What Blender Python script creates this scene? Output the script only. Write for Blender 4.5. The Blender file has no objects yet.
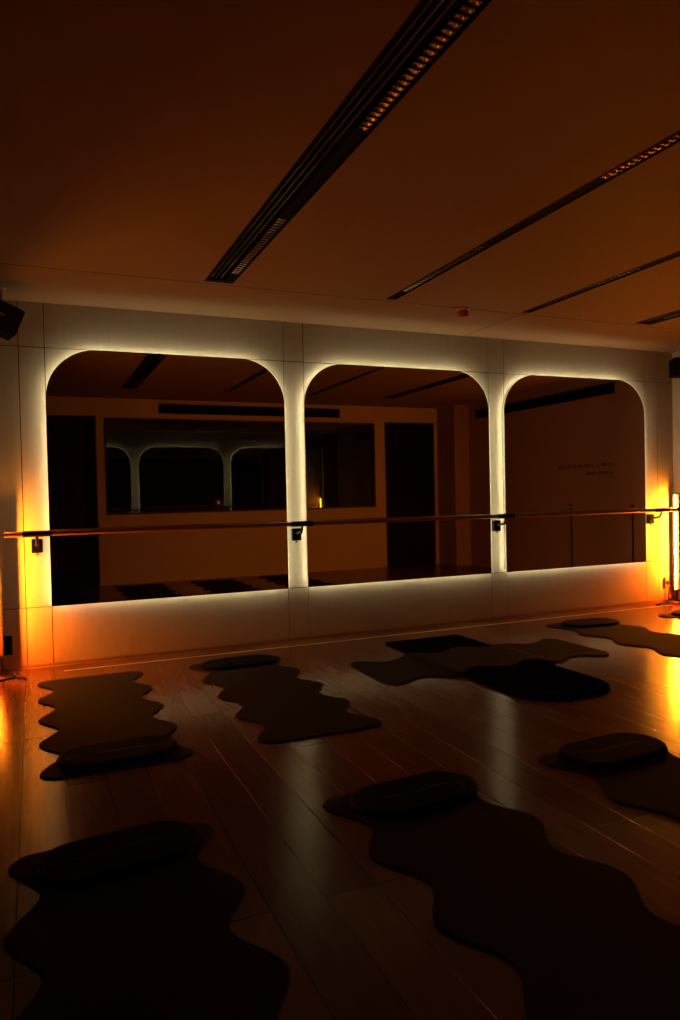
import bpy, bmesh, math, random
from mathutils import Vector, Matrix

# ------------------------------------------------------------------ camera, world, exposure
S = 0.8828            # metres per layout unit; every length below is in layout units
D = 6.738             # y of the mirror wall's front face
ZC = 3.171            # ceiling height
scn = bpy.context.scene
COL = scn.collection
scn.view_settings.view_transform = 'Standard'
scn.view_settings.look = 'None'
scn.view_settings.gamma = 1.0
scn.view_settings.use_curve_mapping = False
scn.view_settings.exposure = 0.0
scn.cycles.use_denoising = True
scn.cycles.max_bounces = 10
scn.cycles.diffuse_bounces = 4
scn.cycles.glossy_bounces = 8
scn.cycles.transmission_bounces = 6
scn.cycles.sample_clamp_indirect = 4.0
scn.cycles.caustics_reflective = False
scn.cycles.caustics_refractive = False

cam_d = bpy.data.cameras.new('camera')
cam = bpy.data.objects.new('camera', cam_d)
COL.objects.link(cam)
cam_d.sensor_width = 36.0
cam_d.sensor_fit = 'AUTO'
cam_d.lens = 715.75 / 1020 * 36.0
cam_d.clip_start = 0.02
rx = Vector((0.91893309, -0.39382829, -0.02147673))
ux = Vector((0.02802492, 0.01088293, 0.99954798))
fx = Vector((0.39341655, 0.9191196, -0.02103769))
cam.matrix_world = Matrix(((rx.x, ux.x, -fx.x, 0), (rx.y, ux.y, -fx.y, 0), (rx.z, ux.z, -fx.z, 1.45 * S), (0, 0, 0, 1)))
scn.camera = cam

world = bpy.data.worlds.new('world')
scn.world = world
world.use_nodes = True
world.node_tree.nodes['Background'].inputs[0].default_value = (1.0, 0.55, 0.25, 1)
world.node_tree.nodes['Background'].inputs[1].default_value = 0.0002

LAMP_LOW = (1.0, 0.05, 0.002)      # the tubes run from red at the foot to amber yellow above
LAMP_HIGH = (1.0, 0.27, 0.010)
LAMP_L = 620.0
LAMP_R = 560.0
HALO_COLOR = (1.0, 0.86, 0.46)
HALO = 26.0

# ------------------------------------------------------------------ materials
def mat(name, col=(.5, .5, .5), rough=.5, metal=0.0, spec=.5, emit=None, es=0):
    m = bpy.data.materials.new(name)
    m.use_nodes = True
    b = m.node_tree.nodes['Principled BSDF']
    b.inputs['Base Color'].default_value = (*col, 1)
    b.inputs['Roughness'].default_value = rough
    b.inputs['Metallic'].default_value = metal
    b.inputs['Specular IOR Level'].default_value = spec
    if emit:
        b.inputs['Emission Color'].default_value = (*emit, 1)
        b.inputs['Emission Strength'].default_value = es
    return m

def mottled(name, c1, c2, scale=(6, 6, 6), rough=.6, bump=.05, spec=.4, detail=6):
    m = mat(name, c1, rough, spec=spec)
    nt = m.node_tree; N = nt.nodes; L = nt.links; b = N['Principled BSDF']
    tc = N.new('ShaderNodeTexCoord'); mp = N.new('ShaderNodeMapping'); mp.inputs['Scale'].default_value = scale
    nz = N.new('ShaderNodeTexNoise'); nz.inputs['Detail'].default_value = detail
    mx = N.new('ShaderNodeMix'); mx.data_type = 'RGBA'
    mx.inputs['A'].default_value = (*c1, 1); mx.inputs['B'].default_value = (*c2, 1)
    L.new(tc.outputs['Object'], mp.inputs['Vector']); L.new(mp.outputs[0], nz.inputs['Vector'])
    L.new(nz.outputs['Fac'], mx.inputs['Factor']); L.new(mx.outputs['Result'], b.inputs['Base Color'])
    if bump:
        bp = N.new('ShaderNodeBump'); bp.inputs['Strength'].default_value = bump; bp.inputs['Distance'].default_value = .01
        L.new(nz.outputs['Fac'], bp.inputs['Height']); L.new(bp.outputs[0], b.inputs['Normal'])
    return m

def wood_floor():
    m = mat('oak_floor', (.4, .2, .1), .2, spec=.26)
    nt = m.node_tree; N = nt.nodes; L = nt.links; b = N['Principled BSDF']
    tc = N.new('ShaderNodeTexCoord'); sp = N.new('ShaderNodeSeparateXYZ'); cb = N.new('ShaderNodeCombineXYZ')
    L.new(tc.outputs['Object'], sp.inputs[0]); L.new(sp.outputs['Y'], cb.inputs['X'])
    ad = N.new('ShaderNodeMath'); ad.inputs[1].default_value = -0.0967
    L.new(sp.outputs['X'], ad.inputs[0]); L.new(ad.outputs[0], cb.inputs['Y'])
    br = N.new('ShaderNodeTexBrick')
    br.inputs['Scale'].default_value = 1.0
    br.inputs['Row Height'].default_value = .181; br.inputs['Brick Width'].default_value = 2.1
    br.inputs['Mortar Size'].default_value = .003; br.inputs['Mortar Smooth'].default_value = .3
    br.offset = .37; br.offset_frequency = 3
    br.inputs['Color1'].default_value = (.13, .062, .034, 1); br.inputs['Color2'].default_value = (.21, .10, .055, 1)
    br.inputs['Mortar'].default_value = (.05, .028, .018, 1)
    L.new(cb.outputs[0], br.inputs['Vector'])
    mp = N.new('ShaderNodeMapping'); mp.inputs['Scale'].default_value = (14, 1.2, 1)
    nz = N.new('ShaderNodeTexNoise'); nz.inputs['Detail'].default_value = 8; nz.inputs['Scale'].default_value = 3
    L.new(tc.outputs['Object'], mp.inputs['Vector']); L.new(mp.outputs[0], nz.inputs['Vector'])
    mx = N.new('ShaderNodeMix'); mx.data_type = 'RGBA'; mx.blend_type = 'MULTIPLY'; mx.inputs['Factor'].default_value = .5
    cr = N.new('ShaderNodeValToRGB'); cr.color_ramp.elements[0].position = .3; cr.color_ramp.elements[0].color = (.45, .42, .4, 1); cr.color_ramp.elements[1].position = .7
    L.new(nz.outputs['Fac'], cr.inputs['Fac']); L.new(br.outputs['Color'], mx.inputs['A']); L.new(cr.outputs['Color'], mx.inputs['B'])
    L.new(mx.outputs['Result'], b.inputs['Base Color'])
    rr = N.new('ShaderNodeMapRange'); rr.inputs['To Min'].default_value = .15; rr.inputs['To Max'].default_value = .25
    L.new(nz.outputs['Fac'], rr.inputs['Value']); L.new(rr.outputs[0], b.inputs['Roughness'])
    bp = N.new('ShaderNodeBump'); bp.inputs['Strength'].default_value = .8; bp.inputs['Distance'].default_value = .003; bp.invert = True
    L.new(br.outputs['Fac'], bp.inputs['Height'])
    b2 = N.new('ShaderNodeBump'); b2.inputs['Strength'].default_value = .02; b2.inputs['Distance'].default_value = .002
    L.new(nz.outputs['Fac'], b2.inputs['Height']); L.new(bp.outputs[0], b2.inputs['Normal']); L.new(b2.outputs[0], b.inputs['Normal'])
    return m

def tube_mat(name, es):
    m = mat(name, (0, 0, 0), .5, emit=LAMP_HIGH, es=es)
    nt = m.node_tree; N = nt.nodes; L = nt.links
    tc = N.new('ShaderNodeTexCoord'); sp = N.new('ShaderNodeSeparateXYZ'); mr = N.new('ShaderNodeMapRange')
    mr.inputs['From Min'].default_value = .22 * S; mr.inputs['From Max'].default_value = .62 * S
    mx = N.new('ShaderNodeMix'); mx.data_type = 'RGBA'
    mx.inputs['A'].default_value = (*LAMP_LOW, 1); mx.inputs['B'].default_value = (*LAMP_HIGH, 1)
    L.new(tc.outputs['Object'], sp.inputs[0]); L.new(sp.outputs['Z'], mr.inputs['Value']); L.new(mr.outputs[0], mx.inputs['Factor'])
    L.new(mx.outputs['Result'], N['Principled BSDF'].inputs['Emission Color'])
    return m

M = dict(
    floor=wood_floor(),
    ceiling=mottled('painted_ceiling', (.285, .185, .11), (.32, .21, .125), (3, 3, 3), .7, .02),
    wall=mottled('plaster_panel', (.60, .53, .45), (.70, .62, .53), (9, 9, 1.1), .6, .05),
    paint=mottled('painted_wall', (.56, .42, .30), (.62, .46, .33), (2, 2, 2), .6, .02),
    gap=mat('dark_gap', (.03, .02, .015), .8),
    mirror=mat('mirror_glass', (.65, .64, .63), .0, 1.0),
    alu=mat('aluminium', (.6, .6, .6), .35, 1.0),
    halo=mat('led_ribbon', (0, 0, 0), .5, emit=HALO_COLOR, es=HALO),
    halo2=mat('led_ribbon_lower', (0, 0, 0), .5, emit=HALO_COLOR, es=HALO * .42),
    lampL=tube_mat('amber_tube_left', LAMP_L),
    lampR=tube_mat('amber_tube_right', LAMP_R),
    black=mat('black_metal', (.005, .005, .005), .45, spec=.3),
    blackp=mat('black_plastic', (.004, .004, .004), .7, spec=.1),
    cable=mat('black_cable', (.02, .015, .012), .5),
    slot=mat('slot_black', (.003, .003, .003), .8, spec=.1),
    rib=mat('black_rib', (.02, .02, .018), .35),
    reflector=mottled('louvre_reflector', (.93, .88, .78), (.96, .92, .84), (20, 20, 20), .13, 0),
    matt=mottled('taupe_mat_rubber', (.022, .019, .015), (.027, .023, .018), (60, 60, 60), .85, .15, .06),
    matblk=mottled('black_mat_rubber', (.004, .004, .004), (.006, .006, .006), (60, 60, 60), .9, .1, 0),
    pad=mottled('black_pad_foam', (.004, .004, .004), (.006, .006, .005), (50, 50, 50), .8, .1, .06),
    wood=mottled('barre_wood', (.30, .14, .07), (.42, .22, .12), (1.2, 40, 40), .32, 0),
    brass=mat('pale_strip', (.75, .68, .55), .45),
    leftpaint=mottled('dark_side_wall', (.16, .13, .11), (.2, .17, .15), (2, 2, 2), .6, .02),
    glass=mat('dark_window_glass', (.004, .004, .004), .02, 0.0, .9),
    dark=mat('dark_frame', (.02, .018, .016), .5),
    darkdoor=mottled('dark_door', (.008, .0075, .007), (.011, .010, .009), (2, 2, 2), .7, 0, .08),
    red=mat('red_plastic', (.5, .07, .04), .5),
    white=mat('white_plastic', (.75, .72, .68), .4),
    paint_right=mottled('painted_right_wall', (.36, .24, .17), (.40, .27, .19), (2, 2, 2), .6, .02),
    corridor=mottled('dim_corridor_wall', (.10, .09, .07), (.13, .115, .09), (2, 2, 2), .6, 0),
    brown=mat('brown_plastic', (.35, .16, .07), .4),
    ink=mat('wall_lettering', (.02, .01, .008), .6),
    grille=mottled('speaker_grille', (.012, .012, .012), (.02, .02, .02), (200, 200, 200), .6, .2),
)
M['reflector'].node_tree.nodes['Principled BSDF'].inputs['Metallic'].default_value = 1.0

# ------------------------------------------------------------------ mesh helpers (units in, metres out)
def obj(name, bm, m, parent=None, smooth=False, bevel=0):
    bmesh.ops.recalc_face_normals(bm, faces=bm.faces)
    if bevel:
        es = [e for e in bm.edges if len(e.link_faces) == 2 and e.calc_face_angle(0) > .6]
        bmesh.ops.bevel(bm, geom=es, offset=bevel, segments=2, affect='EDGES', profile=.5)
    bmesh.ops.scale(bm, vec=(S, S, S), verts=bm.verts)
    me = bpy.data.meshes.new(name)
    bm.to_mesh(me); bm.free()
    for q in (m if isinstance(m, (list, tuple)) else [m]):
        me.materials.append(q)
    if smooth:
        for p in me.polygons: p.use_smooth = True
        try: me.set_sharp_from_angle(angle=.7)
        except Exception: pass
    o = bpy.data.objects.new(name, me)
    COL.objects.link(o)
    if parent: o.parent = parent
    return o

def thing(name, label, cat, loc=(0, 0, 0), rz=0, group=None):
    o = bpy.data.objects.new(name, None)
    o.empty_display_size = .1
    COL.objects.link(o)
    o.location = Vector(loc) * S; o.rotation_euler = (0, 0, rz)
    o['label'] = label; o['category'] = cat
    if group: o['group'] = group
    return o

def tag(o, label, cat, group=None):
    o['label'] = label; o['category'] = cat
    if group: o['group'] = group
    return o

def put(o, loc, rz=0):
    o.location = Vector(loc) * S; o.rotation_euler = (0, 0, rz)
    return o

def struct(o, label=None):
    o['kind'] = 'structure'
    if label: o['label'] = label
    return o

def box(bm, a, b, mi=0, mtx=None):
    x0, y0, z0 = a; x1, y1, z1 = b
    vs = [Vector(p) for p in ((x0, y0, z0), (x1, y0, z0), (x1, y1, z0), (x0, y1, z0), (x0, y0, z1), (x1, y0, z1), (x1, y1, z1), (x0, y1, z1))]
    if mtx: vs = [mtx @ v for v in vs]
    v = [bm.verts.new(p) for p in vs]
    for f in ((0, 3, 2, 1), (4, 5, 6, 7), (0, 1, 5, 4), (1, 2, 6, 5), (2, 3, 7, 6), (3, 0, 4, 7)):
        bm.faces.new([v[i] for i in f]).material_index = mi
    return bm

def B(*boxes):
    bm = bmesh.new()
    for a, b in boxes: box(bm, a, b)
    return bm

def tube(bm, pts, r, n=12, closed=False, caps=True, mi=0):
    pts = [Vector(p) for p in pts]
    rs = r if isinstance(r, (list, tuple)) else [r] * len(pts)
    rings = []; up = None
    for i, p in enumerate(pts):
        if closed: d = pts[(i + 1) % len(pts)] - pts[i - 1]
        else: d = pts[min(i + 1, len(pts) - 1)] - pts[max(i - 1, 0)]
        d.normalize()
        if up is None: up = Vector((0, 0, 1)) if abs(d.z) < .9 else Vector((1, 0, 0))
        a = d.cross(up).normalized(); c = a.cross(d).normalized(); up = c
        rings.append([bm.verts.new(p + (a * math.cos(t) + c * math.sin(t)) * rs[i]) for t in [2 * math.pi * k / n for k in range(n)]])
    R = len(rings)
    for i in range(R if closed else R - 1):
        q = rings[(i + 1) % R]
        for k in range(n):
            bm.faces.new((rings[i][k], rings[i][(k + 1) % n], q[(k + 1) % n], q[k])).material_index = mi
    if not closed and caps:
        bm.faces.new(rings[0][::-1]).material_index = mi; bm.faces.new(rings[-1]).material_index = mi
    return bm

def lathe(bm, prof, c=(0, 0, 0), n=32, axis='z'):
    rings = []
    for r, h in prof:
        ring = []
        for k in range(n):
            t = 2 * math.pi * k / n
            p = Vector((r * math.cos(t), r * math.sin(t), h))
            if axis == 'y': p = Vector((p.x, p.z, p.y))
            if axis == 'x': p = Vector((p.z, p.x, p.y))
            ring.append(bm.verts.new(p + Vector(c)))
        rings.append(ring)
    for a, b in zip(rings, rings[1:]):
        for k in range(n): bm.faces.new((a[k], a[(k + 1) % n], b[(k + 1) % n], b[k]))
    bm.faces.new(rings[0][::-1]); bm.faces.new(rings[-1])
    return bm

# ------------------------------------------------------------------ the room
XL, XR, YB = -0.95, 7.95, 0.65      # side walls and back wall
struct(obj('floor', B(((XL - .3, -2.4, -.1), (XR + .3, D + .3, 0))), M['floor']))

# ceiling with four long slots cut out for the light channels
TR = [(1.295, 1.525), (2.912, 3.003), (4.372, 4.462), (5.80, 6.02)]
TY0, TY1 = 1.85, 5.66
bm = bmesh.new()
xs = [XL - .3] + [v for t in TR for v in t] + [XR + .3]
ys = [-2.4, TY0, TY1, D + .3]
for i in range(len(xs) - 1):
    for j in range(3):
        if j == 1 and i % 2 == 1: continue
        box(bm, (xs[i], ys[j], ZC), (xs[i + 1], ys[j + 1], ZC + .12))
struct(obj('ceiling', bm, M['ceiling']))
# narrow joints between the ceiling boards
g = .004
struct(obj('trim_1', B(((XL, 5.72, ZC - .001), (4.39, 5.72 + 2 * g, ZC + .01)), ((4.40, 5.72, ZC - .001), (XR, 5.72 + 2 * g, ZC + .01))), M['gap']), 'thin dark joint between ceiling boards')
struct(obj('trim_2', B(((4.41, 5.67, ZC - .001), (4.41 + 2 * g, D, ZC + .01))), M['gap']), 'thin dark joint running from light slot to mirror wall')

# mirror wall: plaster panels with thin joints, on a dark core
GX = [-.345, -.083, .125, 2.31, 2.52, 4.725, 4.935, 7.05, 7.26, 7.53]
GZ = [.028, .53, 2.785, ZC]
bm = bmesh.new()
for i in range(len(GX) - 1):
    for j in range(3):
        box(bm, (GX[i] + .0035, D, GZ[j] + (.0035 if j else 0)), (GX[i + 1] - .0035, D + .02, GZ[j + 1] - (.0035 if j < 2 else 0)))
wf = struct(obj('wall_front', bm, M['wall']))
struct(obj('wall_front_core', B(((XL, D + .02, 0), (XR, D + .2, ZC))), M['gap'], wf))
struct(obj('baseboard_front', B(((-.345, D + .006, 0), (7.53, D + .02, .028))), M['wall']))
struct(obj('trim_3', B(((.2, 6.50, 0), (7.2, 6.515, .004))), M['brass']), 'slim pale metal strip in the floor along the mirror wall')
for nm, a, b in (('trim_4', XL, -.345), ('trim_5', 7.53, XR)):
    struct(obj(nm, B(((a, D - .12, 0), (b, D + .02, ZC))), M['paint']), 'shallow painted pier at the end of the mirror wall')

struct(obj('wall_left', B(((XL - .2, -2.4, 0), (XL, D + .2, ZC))), M['leftpaint']))
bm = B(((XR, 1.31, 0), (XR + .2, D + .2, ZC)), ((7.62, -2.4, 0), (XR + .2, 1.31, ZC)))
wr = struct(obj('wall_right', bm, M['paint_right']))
# tall panel joints low on the right wall
for i, y in enumerate((4.22, 5.50)):
    bm = B(((XR - .012, y - .012, .02), (XR, y + .012, 1.16)))
    lathe(bm, [(.022, 0), (.03, .008), (.022, .03)], (XR - .012, y, 1.19), 16)
    struct(obj('trim_%d' % (6 + i), bm, M['dark']), 'slim dark upright batten low on the right wall')

# back wall with the doorway the picture is taken from, a long window and a door
WX0, WX1, WZ0, WZ1 = 1.13, 6.20, 1.19, 2.84
DX0, DX1, DZ = 6.42, 7.54, 2.87
OX0, OX1, OZ = XL, 1.0, 2.87
y0, y1 = YB - .16, YB
struct(obj('wall_back', B(
    ((OX0, y0, OZ), (OX1, y1, ZC)), ((OX1, y0, 0), (WX0, y1, ZC)),
    ((WX0, y0, 0), (WX1, y1, WZ0)), ((WX0, y0, WZ1), (WX1, y1, ZC)),
    ((WX1, y0, 0), (DX0, y1, ZC)), ((DX0, y0, DZ), (DX1, y1, ZC)), ((DX1, y0, 0), (7.62, y1, ZC))), M['paint']))
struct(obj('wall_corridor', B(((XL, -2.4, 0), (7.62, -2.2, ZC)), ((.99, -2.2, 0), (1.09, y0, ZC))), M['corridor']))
t = .03
w = struct(obj('window_1', B(((WX0, y0 + .04, WZ0), (WX0 + t, y1 + .012, WZ1)), ((WX1 - t, y0 + .04, WZ0), (WX1, y1 + .012, WZ1)),
    ((WX0 + t, y0 + .04, WZ0), (WX1 - t, y1 + .012, WZ0 + t)), ((WX0 + t, y0 + .04, WZ1 - t), (WX1 - t, y1 + .012, WZ1))), M['dark']))
struct(obj('window_pane', B(((WX0 + t, y1 - .04, WZ0 + t), (WX1 - t, y1 - .03, WZ1 - t))), M['glass'], w))
dr = struct(obj('door_1', B(((DX0 + .03, y1 - .07, .005), (DX1 - .03, y1 - .03, DZ - .03))), M['darkdoor']))
struct(obj('door_frame', B(((DX0, y0, 0), (DX0 + .03, y1 + .01, DZ)), ((DX1 - .03, y0, 0), (DX1, y1 + .01, DZ)), ((DX0 + .03, y0, DZ - .03), (DX1 - .03, y1 + .01, DZ))), M['dark'], dr))
bm = bmesh.new(); tube(bm, [(7.36, y1 - .03, 1.15), (7.36, y1 + .02, 1.15), (7.25, y1 + .02, 1.15)], .011)
struct(obj('door_handle', bm, M['black'], dr, True))

# ------------------------------------------------------------------ arched backlit mirrors
def arch(x0, x1, z0, z1, r, ins=0, n=14, step=.25):
    """outline, counter-clockwise, with extra points along the straight sides"""
    x0 += ins; x1 -= ins; z0 += ins; z1 -= ins; r -= ins
    P = [(x0, z0), (x1, z0)]
    for k in range(n + 1):
        a = math.pi / 2 * k / n; P.append((x1 - r + r * math.cos(a), z1 - r + r * math.sin(a)))
    for k in range(n + 1):
        a = math.pi / 2 * (1 + k / n); P.append((x0 + r + r * math.cos(a), z1 - r + r * math.sin(a)))
    return P

def prism_y(bm, P, ya, yb, cap=True):
    A = [bm.verts.new((x, ya, z)) for x, z in P]; Bv = [bm.verts.new((x, yb, z)) for x, z in P]
    n = len(P)
    for k in range(n): bm.faces.new((A[k], A[(k + 1) % n], Bv[(k + 1) % n], Bv[k]))
    if cap: bm.faces.new(A); bm.faces.new(Bv[::-1])
    return bm

GAP = .060
ml = ['arched backlit wall mirror at the left end, reflecting the wide dark window',
      'arched backlit wall mirror in the middle of the three, reflecting the dark door',
      'arched backlit wall mirror at the right end, reflecting the wall with small lettering']
for i, (x0, x1) in enumerate(((.124, 2.285), (2.492, 4.675), (4.882, 6.975))):
    cx = (x0 + x1) / 2; hw = (x1 - x0) / 2
    t_ = thing('wall_mirror', ml[i], 'mirror', (cx, D, .542), 0, 'arched mirrors with glowing edges')
    H = 2.772 - .542; R_ = .43
    bm = bmesh.new(); prism_y(bm, arch(-hw, hw, 0, H, R_), -GAP - .012, -GAP)
    obj('mirror_glass', bm, M['mirror'], t_)
    bm = bmesh.new(); prism_y(bm, arch(-hw, hw, 0, H, R_, .024), -GAP, 0)
    obj('backing_frame', bm, M['white'], t_)
    P = arch(-hw, hw, 0, H, R_, .021)
    bm = bmesh.new()          # ribbon round the sides and the arched top, shining outwards
    ya, yb = -.042, -.032
    Q = P[1:] + P[:1]
    va = [bm.verts.new((x, ya, z)) for x, z in Q]; vb = [bm.verts.new((x, yb, z)) for x, z in Q]
    for k in range(len(Q) - 1): bm.faces.new((va[k], va[k + 1], vb[k + 1], vb[k]))
    obj('light_strip', bm, M['halo'], t_)
    # the ribbon under the lower edge shines back at the wall
    obj('light_strip', B(((-hw + .02, -.046, .006), (hw - .02, -.042, .016))), M['halo2'], t_)

# ------------------------------------------------------------------ ballet barre
BY, BZ = D - .2, 1.178
t_ = thing('ballet_barre', 'long round wooden ballet barre running across the three mirrors', 'ballet barre', (0, BY, BZ))
bm = bmesh.new(); tube(bm, [(-.232, 0, 0), (7.36, 0, 0)], .022, 20)
obj('rail', bm, M['wood'], t_, True)
bm = bmesh.new(); lathe(bm, [(.02, 0), (.024, .002), (.024, .02), (.012, .032)], (7.355, 0, 0), 20, 'x')
obj('end_cap', bm, M['black'], t_, True)
for X in (.02, 2.395, 4.785, 7.10):
    br = obj('bracket', tube(bmesh.new(), [(X, -.0, -.015), (X, .004, -.05), (X, .03, -.085), (X, .10, -.095), (X, .15, -.10), (X, .175, -.105)], [.012, .013, .014, .015, .017, .02], 12), M['black'], t_, True)
    bm = bmesh.new(); tube(bm, [(X - .11, 0, 0), (X + .11, 0, 0)], .0265, 20)
    obj('bracket_sleeve', bm, M['black'], br, True)
    bm = B(((X - .045, .150, -.172), (X + .045, .2, -.052)))
    obj('wall_plate', bm, M['blackp'], br, bevel=.008)
    bm = bmesh.new(); lathe(bm, [(.014, 0), (.014, .012), (.008, .018)], (X, .165, -.19), 12, 'z')
    obj('bolt', bm, M['brown'], br, True)

# ------------------------------------------------------------------ ceiling light channels
def louvre(bm, x0, x1, ya, yb, z):
    n = max(3, round((yb - ya) / .0445)); p = (yb - ya) / n; d = .026; e = .006
    for k in range(n):
        a = ya + k * p + e; b = a + p - 2 * e
        xm = (x0 + x1) / 2; ym = (a + b) / 2
        o = [(x0, a), (xm, a), (x1, a), (x1, ym), (x1, b), (xm, b), (x0, b), (x0, ym)]
        V = []
        for t in (0, .2, .4, .6, .8, 1):
            f = math.cos(t * 1.30); zz = d * math.sin(t * 1.30) / math.sin(1.30)
            V.append([bm.verts.new((xm + (x - xm) * f, ym + (y - ym) * f, z + zz)) for x, y in o])
        for A, C in zip(V, V[1:]):
            for s in range(8): bm.faces.new((A[s], A[(s + 1) % 8], C[(s + 1) % 8], C[s])).material_index = 0
        V2 = V[-1]
        bm.faces.new(V2).material_index = 1
        box(bm, (x0, a - 2 * e, z - .002), (x1, a, z + d), 1)
    box(bm, (x0, yb - e, z - .002), (x1, yb, z + d), 1)

tl = ['wide black ceiling light channel with ribbed slots, nearest the left wall', 'narrow black ceiling light channel ending beside the red alarm',
      'narrow black ceiling light channel ending at the ceiling board joint', 'wide black ceiling light channel nearest the right wall']
for i, (xa, xb) in enumerate(TR):
    wide = (xb - xa) > .15
    t_ = thing('ceiling_light', tl[i], 'ceiling light', ((xa + xb) / 2, TY0, ZC), 0, 'recessed black ceiling light channels')
    h = (xb - xa) / 2; L = TY1 - TY0
    bm = B(((-h, 0, .05), (h, L, .06)), ((-h, 0, -.003), (-h + .01, L, .05)), ((h - .01, 0, -.003), (h, L, .05)),
           ((-h + .01, 0, -.003), (h - .01, .015, .05)), ((-h + .01, L - .07, -.003), (h - .01, L, .05)))
    obj('channel', bm, M['slot'], t_)
    if wide:
        for k in range(3):
            xx = -h + .03 + k * .037
            obj('rib', B(((xx, .015, .004), (xx + .012, L - .07, .05))), M['rib'], t_, bevel=.003)
    lx0, lx1 = (h - .075, h - .02) if wide else (-h + .018, h - .018)
    mods = [(5.42, 4.25), (3.10, 1.95)]
    last = L - .07
    for a, b in mods:
        A, C = a - TY0, b - TY0
        obj('blank_cover', B(((lx0 - .004, A + .001, .002), (lx1 + .004, last - .001, .02))), M['slot'], t_)
        bm = bmesh.new(); louvre(bm, lx0, lx1, C, A, .004)
        lv = obj('louvre', bm, [M['reflector'], M['slot']], t_, True)
        last = C
t_ = thing('smoke_alarm', 'small round red alarm on the ceiling near the mirror wall', 'alarm', (3.76, 5.745, ZC))
obj('alarm_base', lathe(bmesh.new(), [(.062, 0), (.062, -.012), (.054, -.018)]), M['white'], t_, True)
obj('alarm_dome', lathe(bmesh.new(), [(.054, -.018), (.054, -.060), (.044, -.078), (.015, -.086)]), M['red'], t_, True)

# ------------------------------------------------------------------ amber floor lamps
def lamp(loc, face, lip_w, lip_f, m, label, zt, r, base_r, cord, shade_wing=None, lip_b=None, far=1):
    lip_b = lip_f if lip_b is None else lip_b
    t_ = thing('floor_lamp', label, 'floor lamp', (loc[0], loc[1], 0), 0, 'tall tube lamps glowing amber')
    obj('base', lathe(bmesh.new(), [(base_r, 0), (base_r, .014), (base_r - .012, .024), (.03, .03), (.016, .05)], n=40), M['black'], t_, True)
    z0 = .17
    Rm = Matrix.Rotation(face, 4, 'Z')
    obj('light_tube', tube(bmesh.new(), [(0, 0, z0), (0, 0, zt)], r, 16), m, t_, True)
    bm = bmesh.new()
    box(bm, (-.022, -lip_w, z0 - .02), (-.016, lip_w, zt + .02), 0, Rm)
    for s in (-1, 1):
        a, b = sorted((s * lip_w, s * (lip_w - .004)))
        box(bm, (-.022, a, z0 - .02), (lip_b if s == far else lip_f, b, zt + .02), 0, Rm)
        if shade_wing and s == -1: box(bm, (lip_f, a, .55), (shade_wing, b, zt + .02), 0, Rm)  # extra wing, added to keep the upper tube's light off the ceiling
    box(bm, (-.022, -.016, .03), (-.010, .016, z0 - .01), 0, Rm)
    obj('housing', bm, M['black'], t_)
    for s, zz in ((0, z0), (1, zt)):
        bm = bmesh.new(); lathe(bm, [(.012, zz - .012 if s == 0 else zz), (.012, zz if s == 0 else zz + .012)], n=16)
        box(bm, (-.018, -.008, zz - .01 if s == 0 else zz), (0, .008, zz if s == 0 else zz + .01), 0, Rm)
        obj('tube_cap', bm, M['blackp'], t_, True)
    obj('power_cord', tube(bmesh.new(), cord, .007, 8), M['cable'], t_, True)
    return t_
R_ = math.radians
cL = [(.10, -.08, .016), (.16, -.11, .016), (.20, -.13, .008), (.22, -.16, .008), (.21, -.20, .008), (.17, -.19, .02), (.14, -.10, .028), (.12, .02, .022), (.06, .10, .008), (.035, .14, .03), (.03, .15, .16)]
lamp((-.315, 6.55), R_(0), .05, .0055, M['lampL'], 'tall amber tube lamp on a black round foot at the left edge', 1.38, .007, .17, cL, .0175, .050)
cR = [(-.06, .0, .012), (-.2, -.04, .008), (-.33, -.07, .008), (-.36, -.02, .008), (-.25, .02, .008), (-.2, -.06, .02), (-.28, -.10, .008), (-.22, -.02, .03), (-.12, .05, .008), (-.05, .07, .02), (-.035, .08, .2)]
lamp((7.42, 6.62), R_(181), .05, -.004, M['lampR'], 'tall amber tube lamp beside the right end of the mirror wall', 1.36, .011, .13, cR)
t_ = thing('wall_socket', 'small black socket box low on the wall by the left lamp', 'socket', (-.235, D, .225), 0)
obj('socket_box', B(((-.035, -.03, -.08), (.035, 0, .08))), M['blackp'], t_, bevel=.006)
obj('plug', lathe(bmesh.new(), [(.022, -.055), (.026, -.05), (.026, -.03)], n=16, axis='y'), M['blackp'], t_, True)
t_ = thing('wall_socket', 'small socket box coloured as lit amber, low on the wall by the right lamp', 'socket', (7.375, D, .245), 0)
obj('socket_box', B(((-.035, -.03, -.07), (.035, 0, .07))), M['brown'], t_, bevel=.006)  # amber lamplight put into the brown colour of the box
obj('plug', lathe(bmesh.new(), [(.022, -.045), (.026, -.04), (.026, -.03)], n=16, axis='y'), M['blackp'], t_, True)

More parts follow.
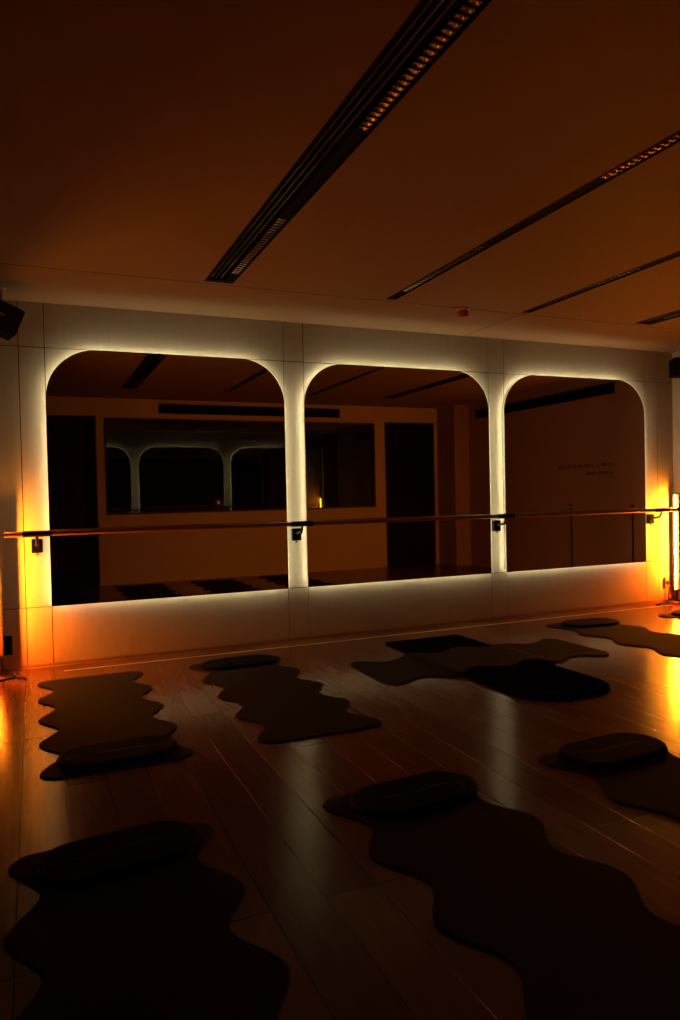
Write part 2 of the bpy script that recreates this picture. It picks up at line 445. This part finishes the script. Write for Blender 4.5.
# ------------------------------------------------------------------ speakers
def speaker(loc, rot, label, size):
    t_ = thing('speaker', label, 'speaker', loc, 0, 'black loudspeakers hung in the corners')
    w, d, h = size
    mx = Matrix.Rotation(rot[2], 4, 'Z') @ Matrix.Rotation(rot[1], 4, 'Y') @ Matrix.Rotation(rot[0], 4, 'X')
    bm = bmesh.new(); box(bm, (-w / 2, -d / 2, -h / 2), (w / 2, d / 2, h / 2), 0, mx)
    cb = obj('cabinet', bm, M['blackp'], t_, bevel=.014)
    bm = bmesh.new(); box(bm, (-w / 2 + .014, -d / 2 - .008, -h / 2 + .014), (w / 2 - .014, -d / 2 + .002, h / 2 - .014), 0, mx)
    gr = obj('grille', bm, M['grille'], t_, bevel=.003)
    bm = bmesh.new(); box(bm, (-.02, -d / 2 - .011, -.006), (.02, -d / 2 - .007, .006), 0, mx)
    obj('badge', bm, M['alu'], gr)
    bm = bmesh.new()
    top = ZC - loc[2]
    p = mx @ Vector((0, d * .2, h / 2 - .005))
    tube(bm, [p, (p.x, p.y, top - .01)], .012, 12)
    lathe(bm, [(.035, top - .012), (.035, top)], (p.x, p.y, 0), 20)
    obj('bracket', bm, M['white'], t_, True)
speaker((-.215, 6.30, 2.915), (R_(0), R_(22), R_(14)), 'black box speaker tilted down, hung in the upper left corner', (.30, .24, .22))
speaker((7.28, 6.36, 2.905), (0, 0, R_(-35)), 'black box speaker hung level in the upper right corner', (.26, .24, .22))

# ------------------------------------------------------------------ air vents and lettering seen in the mirrors
def vent(label, loc, rz, L, h):
    t_ = thing('air_vent', label, 'air vent', loc, rz, 'long black slot vents high on the walls')
    obj('vent_back', B(((0, 0, 0), (L, .004, h))), M['slot'], t_)
    obj('vent_frame', B(((0, .004, 0), (L, .018, .012)), ((0, .004, h - .012), (L, .018, h)), ((0, .004, .012), (.012, .018, h - .012)), ((L - .012, .004, .012), (L, .018, h - .012)),
        ((L * .5 - .006, .004, .012), (L * .5 + .006, .018, h - .012))), M['dark'], t_)
    bm = bmesh.new(); n = 4
    for k in range(n):
        z = .012 + (h - .024) * (k + .5) / n
        box(bm, (.012, .005, z - .004), (L * .5 - .006, .014, z + .004)); box(bm, (L * .5 + .006, .005, z - .004), (L - .012, .014, z + .004))
    obj('vent_blades', bm, M['slot'], t_)
vent('long black slot vent high on the back wall above the window', (2.04, YB, 2.93), 0, 3.42, .17)
vent('long black slot vent high on the right wall', (XR, 1.58, 2.87), math.pi / 2, 3.6, .165)

# small two-line lettering on the right wall: too small to read in the photograph, kept as short dark strokes
rnd = random.Random(4)
lt = thing('wall_lettering', 'two short lines of small dark lettering on the right wall', 'lettering', (XR, 5.12, 1.68))
def strokes(z, y, y_b, hh, words):
    for w_ in words:
        bm = bmesh.new()
        for c in range(w_):
            if y - .03 < y_b: break
            k = rnd.choice((0, 1, 2))
            box(bm, (-.003, y - .007, z), (0, y, z + hh))
            if k != 0: box(bm, (-.003, y - .028, z), (0, y - .021, z + hh))
            for q in ((0,), (hh - .008,), (0, hh - .008))[k]: box(bm, (-.003, y - .028, z + q), (0, y, z + q + .008))
            y -= .04
        y -= .03
        if bm.verts: obj('word', bm, M['ink'], lt)
        else: bm.free()
strokes(.12, 0, -1.22, .045, (6, 2, 9, 6, 5))
strokes(0, 0, -.67, .045, (8, 6))

# ------------------------------------------------------------------ exercise mats
LM = 2.20
def wavy_half(v):
    """half width of the mat at distance v from its far end"""
    w = .349 + .056 * math.cos(2 * math.pi * (v - .085) / .5075)
    r = .075
    for e in (v, LM - v):
        if e < r: w -= r - math.sqrt(max(0, r * r - (r - e) ** 2))
    return w
def slab(name, half, L, m, rows=150, cols=14, th=.011, drape=None, parent=None, ends=.0006):
    bm = bmesh.new(); T = []; Bt = []
    vs = [0, .0015, .005, .011, .02, .032, .046, .062] ; vs = vs + [.075 + (L - .15) * k / rows for k in range(rows + 1)] + [L - v for v in reversed(vs)]
    for v in vs:
        h = half(v); tr = []; br = []
        us = [-1, -.985] + [-.96 + 1.92 * k / cols for k in range(cols + 1)] + [.985, 1]
        for u in us:
            x = h * u; y = -v
            zb = drape(x, y) if drape else 0
            edge = (abs(u) == 1) or v == vs[0] or v == vs[-1]
            tr.append(bm.verts.new((x, y, zb + (th * .55 if edge else th)))); br.append(bm.verts.new((x, y, zb)))
        T.append(tr); Bt.append(br)
    n = len(T[0])
    for i in range(len(T) - 1):
        for k in range(n - 1):
            bm.faces.new((T[i][k], T[i + 1][k], T[i + 1][k + 1], T[i][k + 1])); bm.faces.new((Bt[i][k], Bt[i][k + 1], Bt[i + 1][k + 1], Bt[i + 1][k]))
        bm.faces.new((T[i][0], Bt[i][0], Bt[i + 1][0], T[i + 1][0])); bm.faces.new((T[i][-1], T[i + 1][-1], Bt[i + 1][-1], Bt[i][-1]))
    for k in range(n - 1):
        bm.faces.new((T[0][k], T[0][k + 1], Bt[0][k + 1], Bt[0][k])); bm.faces.new((T[-1][k], Bt[-1][k], Bt[-1][k + 1], T[-1][k + 1]))
    return obj(name, bm, m, parent, True)

def pad_mesh():
    """oval cushion with concentric grooves"""
    bm = bmesh.new(); a, r0, n = .155, .175, 28
    def ring(r, z):
        P = []
        for s in (1, -1):
            for k in range(n // 2 + 1):
                t = -math.pi / 2 + math.pi * k / (n // 2)
                P.append((s * (a + r * math.cos(t)), s * r * math.sin(t)))
        return [bm.verts.new((x, y, z)) for x, y in P]
    H = .026; prof = [(r0 - .010, 0), (r0, .008), (r0, H - .014), (r0 - .006, H - .004)]
    r = r0 - .014
    while r > .022:
        prof += [(r, H), (r - .010, H), (r - .0125, H - .006), (r - .0155, H - .006)]
        r -= .018
    prof += [(r, H), (.004, H)]
    R = [ring(*p) for p in prof]; m_ = len(R[0])
    for A, C in zip(R, R[1:]):
        for k in range(m_): bm.faces.new((A[k], A[(k + 1) % m_], C[(k + 1) % m_], C[k]))
    bm.faces.new(R[0][::-1]); bm.faces.new(R[-1])
    return bm

m0 = slab('yoga_mat', wavy_half, LM, M['matt'])
p0 = obj('cushion_pad', pad_mesh(), M['pad'], smooth=True)
def copy(o):
    c = o.copy(); COL.objects.link(c); return c
MG, PG = 'wavy edged exercise mats', 'oval cushions with ringed grooves'
rows = [  # x centre, far y, z rotation, pad (x, y, rz), mat label, pad label
    (.395, 6.19, 0, (.405, 4.205, .035), 'wavy edged mat lit amber beside the left lamp, cushion on its near end', 'oval ringed cushion across the near end of the mat beside the left lamp'),
    (1.59, 6.19, 0, (1.60, 6.02, .02), 'wavy edged mat below the left mirror, second from the left lamp', 'oval ringed cushion on the far end of the mat second from the left lamp'),
    (5.395, 6.20, 0, (5.46, 5.99, -.10), 'wavy edged mat before the right mirror, shining in amber reflections', 'oval ringed cushion on the far end of the mat before the right mirror'),
    (6.86, 6.06, 0, (6.93, 5.90, .1), 'wavy edged mat at the right edge, in front of the right lamp', 'oval ringed cushion at the right edge in front of the right lamp'),
    (.275, 3.17, 0, (.285, 3.01, .13), 'wavy edged mat in the bottom left corner, nearest the camera', 'oval ringed cushion on the mat in the bottom left corner'),
    (1.60, 3.14, 0, (1.63, 2.975, .07), 'large looking wavy mat at bottom right of centre, in the near row', 'oval ringed cushion on the near row mat right of centre'),
    (2.84, 3.14, 0, (2.885, 3.005, .06), 'wavy edged mat cut by the right edge of view, in the near row', 'oval ringed cushion on the near row mat cut by the right edge'),
    (4.05, 3.14, 0, (4.07, 3.00, .03), 'wavy edged mat in the near row, seen only in the middle mirror', 'oval ringed cushion on the near row mat seen only in the mirror'),
]
for k, (x, y, rz, pd, lb, pl) in enumerate(rows):
    o = m0 if k == 0 else copy(m0)
    tag(put(o, (x, y, 0), rz), lb, 'exercise mat', MG)
    o = p0 if k == 0 else copy(p0)
    tag(put(o, (pd[0], pd[1], .0112), pd[2]), pl, 'cushion', PG)
# black mat with a rounded near end, and the wavy mat laid crosswise over it
def black_half(v, L=2.26, w=.41):
    r = .30; e = L - v
    if e < r: return w - (r - math.sqrt(max(0, r * r - (r - e) ** 2)))
    if v < .012: return w - (.012 - v) * .5
    return w
BT = .020
tag(put(slab('black_mat', black_half, 2.26, M['matblk'], th=BT), (3.485, 6.16, 0)), 'plain black mat with rounded near end, lying under the crosswise mat', 'exercise mat')
def drape(x, y):
    # local y runs along the world x axis once turned; black mat covers world x 3.075..3.895
    wx = 2.43 - y
    d = max(3.075 - wx, wx - 3.895, 0)
    s = min(1, d / .14); s = s * s * (3 - 2 * s)
    return (BT + .0012) * (1 - s)
cm = slab('yoga_mat', wavy_half, LM, M['matt'], drape=drape)
tag(put(cm, (2.43, 5.20, 0), math.pi / 2), 'wavy edged mat laid crosswise over the black mat, before the middle mirror', 'exercise mat', MG)
